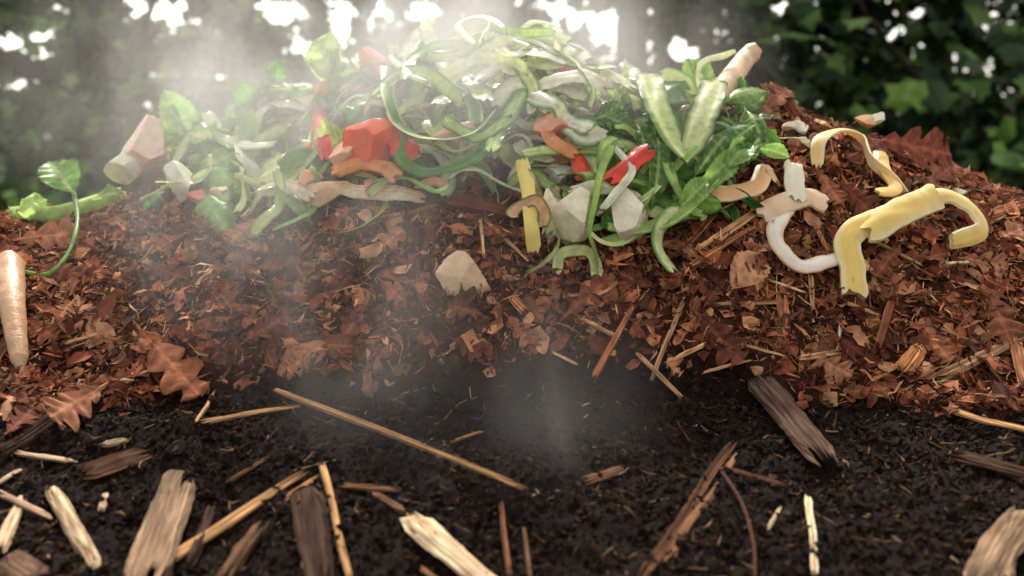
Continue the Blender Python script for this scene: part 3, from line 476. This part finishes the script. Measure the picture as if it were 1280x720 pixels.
def peel(p,w,o_,i_,lab,**k): return R("root_peel",p,w,o_,i_,lab,"vegetable peel",th=k.pop('th',.005),cup=k.pop('cup',.08),m=M_FLESH,taper=k.pop('taper',.88),wob=k.pop('wob',.09),cn=.04,zn=.03,**k)
peel(pts([(872,272,.03),(885,245,.05),(915,240,.055),(945,232,.055),(958,208,.05),(972,228,.045)]),.023,L(248,194,136),L(252,216,170),"curling tan root peel resting on leaves",twist=.7,edge=L(252,222,180))
peel(pts([(992,205,.055),(994,230,.055),(996,250,.05)]),.024,L(250,238,216),W1,"short white cut root piece",th=.009)
peel(pts([(948,268,.03),(975,255,.04),(1010,245,.045),(1032,255,.04)]),.027,L(244,212,176),L(250,230,200),"beige root trimming lying on leaves",th=.008)
peel(pts([(985,262,.035),(968,285,.04),(978,312,.04),(1005,332,.035),(1046,322,.03)]),.020,L(252,240,224),L(240,210,180),"white curled root peel in a hook shape",tw0=-.5,twist=1.0,th=.005,edge=L(236,198,160),wob=.12,rip=.06)
peel(pts([(1022,208,.03),(1024,175,.05),(1050,162,.055),(1078,172,.055),(1090,200,.05),(1110,218,.05),(1128,240,.04)]),.017,L(252,214,146),L(252,234,190),"long arched cream peel on brown leaves",twist=1.2,tw0=.2,th=.005,edge=L(254,236,196))
peel(pts([(1100,190,.04),(1108,215,.05),(1120,235,.055),(1098,240,.05)]),.017,L(252,208,126),L(250,222,156),"small curled yellow peel on leaves",th=.004)
YL=L(255,212,120); YE=L(255,238,190)
peel(pts([(1069,366,.025),(1066,335,.04),(1060,300,.055),(1078,282,.062),(1105,272,.065)]),.030,YL,YE,"thick yellow squash peel end hanging down",cup=.08,th=.012,taper=.95,edge=YE,wob=.06)
peel(pts([(1085,288,.065),(1115,270,.07),(1145,256,.07),(1176,244,.065)]),.038,L(255,216,128),YE,"wide yellow squash peel slab over leaves",cup=.06,th=.012,taper=.75,edge=YE,twist=-.25,wob=.08)
peel(pts([(1152,250,.065),(1185,244,.07),(1215,260,.065),(1228,288,.05),(1192,302,.04)]),.024,L(255,218,138),L(252,238,200),"arched yellow squash peel with white flesh",cup=.08,th=.009,twist=1.0,tw0=-.2,edge=YE,wob=.08)
for u,v,s,c in [(1003,160,24,W1),(1080,150,26,L(236,196,140)),(990,158,20,BE),(1095,150,22,W1),(1030,155,18,L(240,205,150)),(1010,178,18,BE),(1200,240,16,W1),(966,185,18,G3)]:
    chunk("peel_fragment",u,v,s,s*.5,s*.6,c*.9,c,"small pale peel fragment on the crest","vegetable peel",lift=.02,cuts=3,rot=random.uniform(-.5,.5),group="small peel fragments")
chunk("root_chip",583,346,62,50,26,L(246,172,132),L(250,212,176),"peach coloured flat root chip on brown leaves","vegetable chunk",lift=.026,cuts=7,cc=.62,rot=.35,sd=31)
# ---------------------------------------------------------------- trees behind
gaps=[(40,50,20),(5,100,10),(12,155,14),(160,98,8),(200,10,20),(245,25,14),(355,12,17),(385,60,15),(430,28,18),(530,12,15),(850,62,13),(800,62,9),(1120,18,11),(1195,78,18),(1222,100,16),(1240,15,13),(1215,22,9),(25,190,7),(310,42,9),(690,8,11),(1180,5,9),(150,5,10),(320,95,9),(475,15,11),(700,30,9),(90,15,7)]
D0=5.3
def wpos(u,v,D=D0): return (u-640)/FP*D, .62+D*math.tan(math.atan((360-v)/FP)-PIT)
gw=[(*wpos(u,v),r*1.0*D0/FP) for u,v,r in gaps]
def leaves(n,xr,yr,zr,size,dark,holes=True,thin=.08):
    x=rng.uniform(*xr,n); y=rng.uniform(*yr,n); z=zr[0]+(zr[1]-zr[0])*rng.random(n)
    k=np.ones(n,bool)
    if holes:
        for a,b,r in gw:
            dx=x-a; dz=z-b; ang=np.arctan2(dz,dx); k&=np.sqrt(dx**2+dz**2)>(r*(1+.45*np.sin(2*ang+a*9)+.3*np.sin(5*ang+b*20))+.03)
        k&=~((fbm(x+3,z,5.5,2)>.78)&(z>.95)&((x<-.4)|(x>1.7)))
    k&=(fbm(x,z,1.6,3)*.5+.5)>thin*rng.random(n)*2
    x,y,z=x[k],y[k],z[k]; n=len(x)
    c=np.stack([x,y,z],1); A,B,N=rframes(np.tile([0,-.7,.7],(n,1)),.6); s=size*rng.uniform(.5,1.25,n)
    ang=np.array([0,32,62,88,125,160,200,235,272,298,328])*math.pi/180; rad=np.array([1.05,.6,.85,.55,.66,.35,.35,.66,.55,.85,.6])
    V=np.zeros((n,12,3)); V[:,0]=c; 
    for i in range(11):
        rr=rad[i]*(1+.1*rng.standard_normal(n)); V[:,i+1]=c+(A*(np.cos(ang[i])*rr*s)[:,None]+B*(np.sin(ang[i])*rr*s*.85)[:,None])-N*(s*(.3*abs(math.sin(ang[i]))+.2*max(0,math.cos(ang[i])))*rr)[:,None]
    q=np.array([[0,i+1,(i+1)%11+1] for i in range(11)]); F=(np.arange(n)[:,None,None]*12+q[None]).reshape(-1,3)
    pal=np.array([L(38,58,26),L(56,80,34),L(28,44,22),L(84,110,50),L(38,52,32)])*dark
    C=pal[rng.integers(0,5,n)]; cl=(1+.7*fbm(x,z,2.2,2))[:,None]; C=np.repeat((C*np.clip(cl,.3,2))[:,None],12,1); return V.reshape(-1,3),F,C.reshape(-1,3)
trees=[(-2.15,3.9,.12,(-4.2,-1.75)),(-1.5,4.3,.07,(-1.75,-.35)),(.72,4.15,.09,(-.35,1.35)),(2.5,4.3,.07,(1.35,4.2))]
for i,(tx,ty,tr,(x0,x1)) in enumerate(trees):
    e=bpy.data.objects.new("broadleaf_tree",None); col.objects.link(e); e.location=(tx,ty,0); e["label"]="dark shady broadleaf tree behind the compost heap"; e["category"]="tree"; e["group"]="trees behind the heap"
    bpy.context.view_layer.update()
    def limb(pl,r0,r1):
        Pn=spline([np.array(p)-np.array([tx,ty,0]) for p in pl],.15); M=len(Pn); T,N,B=frames(Pn,[1,0,.1]); n=14; th=np.linspace(0,2*math.pi,n,endpoint=False); t=np.linspace(0,1,M)
        rr=(r0+(r1-r0)*t)[:,None]*(1+.12*vn(th[None,:]*2.2+i*7,t[:,None]*5)); prof=np.stack([rr*np.cos(th),rr*np.sin(th)],2)
        V=(Pn[:,None,:]+B[:,None,:]*prof[:,:,0:1]+N[:,None,:]*prof[:,:,1:2]).reshape(-1,3)
        F=np.array([(p*n+j,p*n+(j+1)%n,(p+1)*n+(j+1)%n,(p+1)*n+j) for p in range(M-1) for j in range(n)]); return V,F,np.ones((len(V),3))*L(62,53,48)
    bits=[limb([(tx,ty,-.05),(tx+.03,ty,.5),(tx-.05,ty+.05,1.3),(tx+.1,ty+.1,2.4),(tx,ty+.1,4)],tr*1.25,tr*.4)]
    for k in range(8):
        z0=.7+.35*k+random.random()*.2; sx=random.choice([-1,1])*random.uniform(.5,1.0); h1=random.uniform(.1,.3)
        bits.append(limb([(tx,ty,z0),(tx+sx*.3,ty-.08,z0+h1*.9),(tx+sx*.6,ty-.15,z0+h1),(tx+sx,ty-.1,z0+h1+random.uniform(.1,.5))],.018,.004))
    if i==3:
        bits+= [limb([(tx,ty,.4),(tx-.15,3.4,.75),(tx+.1,3.1,1.05),(tx+.45,3.0,1.35)],.022,.006),limb([(tx,ty,.6),(tx-.5,3.3,.85),(tx-.9,3.1,1.2),(tx-1.1,3.0,1.5)],.02,.005)]
    if i==0:
        bits+= [limb([(tx,ty,.8),(tx-.3,3.5,1.05),(tx-.7,3.4,1.08),(tx-1.3,3.4,1.25)],.05,.02),limb([(tx,ty,.9),(tx+.3,3.5,1.1),(tx+.5,3.4,1.45)],.03,.01)]
    V,F,C=join(bits); o=ob("trunk",npmesh("trunk",V,F,C,M_BARK),parent=e)
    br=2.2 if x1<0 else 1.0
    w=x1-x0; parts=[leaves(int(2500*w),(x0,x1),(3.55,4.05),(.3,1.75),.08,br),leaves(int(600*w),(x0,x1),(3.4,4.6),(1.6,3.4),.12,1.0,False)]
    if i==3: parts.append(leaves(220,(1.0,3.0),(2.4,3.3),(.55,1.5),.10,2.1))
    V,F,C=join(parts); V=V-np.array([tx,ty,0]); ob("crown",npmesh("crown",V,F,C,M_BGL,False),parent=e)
V,F,C=join([leaves(6000,(-6,6),(5.4,6.2),(0,.85),.09,1.0,False,0)]); ob("undergrowth",npmesh("undergrowth",V,F,C,M_BGL,False),kind="stuff",label="low dark green undergrowth beneath the trees",cat="undergrowth")
# ---------------------------------------------------------------- steam: one body of vapour with several rising wisps
def wp(u,v,y):
    d=np.array([(u-640)/FP,math.cos(PIT)+math.sin(PIT)*(360-v)/FP,-math.sin(PIT)+math.cos(PIT)*(360-v)/FP]); t=(y+1.5)/d[1]; return EYE+d*t,t/FP
plan=[(-1.3,.72),(-1.3,-.35),(-.25,-1.65),(.2,-1.65),(.42,-.5),(.5,.72)]
Vs=[(x,y,.05) for x,y in plan]+[(x,y,1.3) for x,y in plan]; Fs=[tuple(range(6)),tuple(range(11,5,-1))]+[(i,i+6,(i+1)%6+6,(i+1)%6) for i in range(6)]
me=bpy.data.meshes.new("steam"); me.from_pydata(Vs,[],Fs); bmx=bmesh.new(); bmx.from_mesh(me); bmesh.ops.recalc_face_normals(bmx,faces=bmx.faces); bmx.to_mesh(me); bmx.free()
m=bpy.data.materials.new("steam_vapour"); m.use_nodes=True; nt=m.node_tree; N=nt.nodes; K=nt.links.new; N.remove(N["Principled BSDF"])
g=N.new("ShaderNodeNewGeometry"); acc=None
def math_(op,a,b):
    x=N.new("ShaderNodeMath"); x.operation=op
    for i,q in enumerate((a,b)):
        if q is None: continue
        if isinstance(q,(int,float)): x.inputs[i].default_value=q
        else: K(q,x.inputs[i])
    return x.outputs[0]
BL=[(460,110,.24,320,135,.26,2.7),(640,80,.28,160,85,.22,1.5),(330,310,.0,180,150,.16,1.3),(470,470,-.14,110,200,.14,1.25),(670,570,-.26,125,190,.13,1.0)]
for u,v,y,rx,rz,ry,dn in BL:
    c,s=wp(u,v,y)
    sb_=N.new("ShaderNodeVectorMath"); sb_.operation='SUBTRACT'; K(g.outputs["Position"],sb_.inputs[0]); sb_.inputs[1].default_value=tuple(c)
    ml=N.new("ShaderNodeVectorMath"); ml.operation='MULTIPLY'; K(sb_.outputs[0],ml.inputs[0]); ml.inputs[1].default_value=(1/(rx*s),1/ry,1/(rz*s))
    dt=N.new("ShaderNodeVectorMath"); dt.operation='DOT_PRODUCT'; K(ml.outputs[0],dt.inputs[0]); K(ml.outputs[0],dt.inputs[1])
    e_=math_('EXPONENT',math_('MULTIPLY',dt.outputs["Value"],-1.2),None); q=math_('MULTIPLY',e_,dn); acc=q if acc is None else math_('ADD',acc,q)
mp=N.new("ShaderNodeMapping"); mp.inputs["Scale"].default_value=(1.35,.8,.7); mp.inputs["Rotation"].default_value=(0,.5,0); mp.inputs["Location"].default_value=(.37,.2,.1); K(g.outputs["Position"],mp.inputs[0])
n=N.new("ShaderNodeTexNoise"); n.inputs["Scale"].default_value=6.5; n.inputs["Detail"].default_value=3; n.inputs["Distortion"].default_value=.6; K(mp.outputs[0],n.inputs[0])
r=N.new("ShaderNodeMapRange"); r.interpolation_type='SMOOTHSTEP'; r.inputs["From Min"].default_value=.36; r.inputs["From Max"].default_value=.68; r.inputs["To Min"].default_value=.15; r.inputs["To Max"].default_value=1.8; K(n.outputs[0],r.inputs[0])
den=math_('MULTIPLY',math_('MAXIMUM',math_('SUBTRACT',acc,.05),0),r.outputs[0])
sc_=N.new("ShaderNodeVolumeScatter"); sc_.inputs["Color"].default_value=(1,.95,.90,1); sc_.inputs["Anisotropy"].default_value=.5; K(den,sc_.inputs["Density"]); K(sc_.outputs[0],N["Material Output"].inputs["Volume"])
m.cycles.volume_step_rate=1.9
me.materials.append(m); ob("steam",me,"soft white steam rising from the warm compost","steam",kind="stuff")
# ---------------------------------------------------------------- light
w=bpy.data.worlds.new("World"); scene.world=w; w.use_nodes=True; nt=w.node_tree; bg=nt.nodes["Background"]
sk=nt.nodes.new("ShaderNodeTexSky"); sk.sky_type='NISHITA'; sk.sun_disc=False; sk.sun_elevation=math.radians(48); sk.sun_rotation=math.radians(-9); sk.air_density=1.2; sk.dust_density=3
hs=nt.nodes.new("ShaderNodeHueSaturation"); hs.inputs["Saturation"].default_value=.15; hs.inputs["Value"].default_value=2.1
mx=nt.nodes.new("ShaderNodeMixRGB"); mx.blend_type='MULTIPLY'; mx.inputs[0].default_value=1; mx.inputs[2].default_value=(1,.96,.90,1)
nt.links.new(sk.outputs[0],hs.inputs["Color"]); nt.links.new(hs.outputs[0],mx.inputs[1]); nt.links.new(mx.outputs[0],bg.inputs[0]); bg.inputs[1].default_value=.15
sl=bpy.data.lights.new("sun",'SUN'); sl.energy=5; sl.angle=math.radians(5); sl.color=(1,.94,.84); so=bpy.data.objects.new("sun",sl); col.objects.link(so)
so.rotation_euler=Vector((.10,-.64,-.76)).to_track_quat('-Z','Y').to_euler()
scene.view_settings.view_transform='Standard'; scene.view_settings.look='None'; scene.view_settings.exposure=0
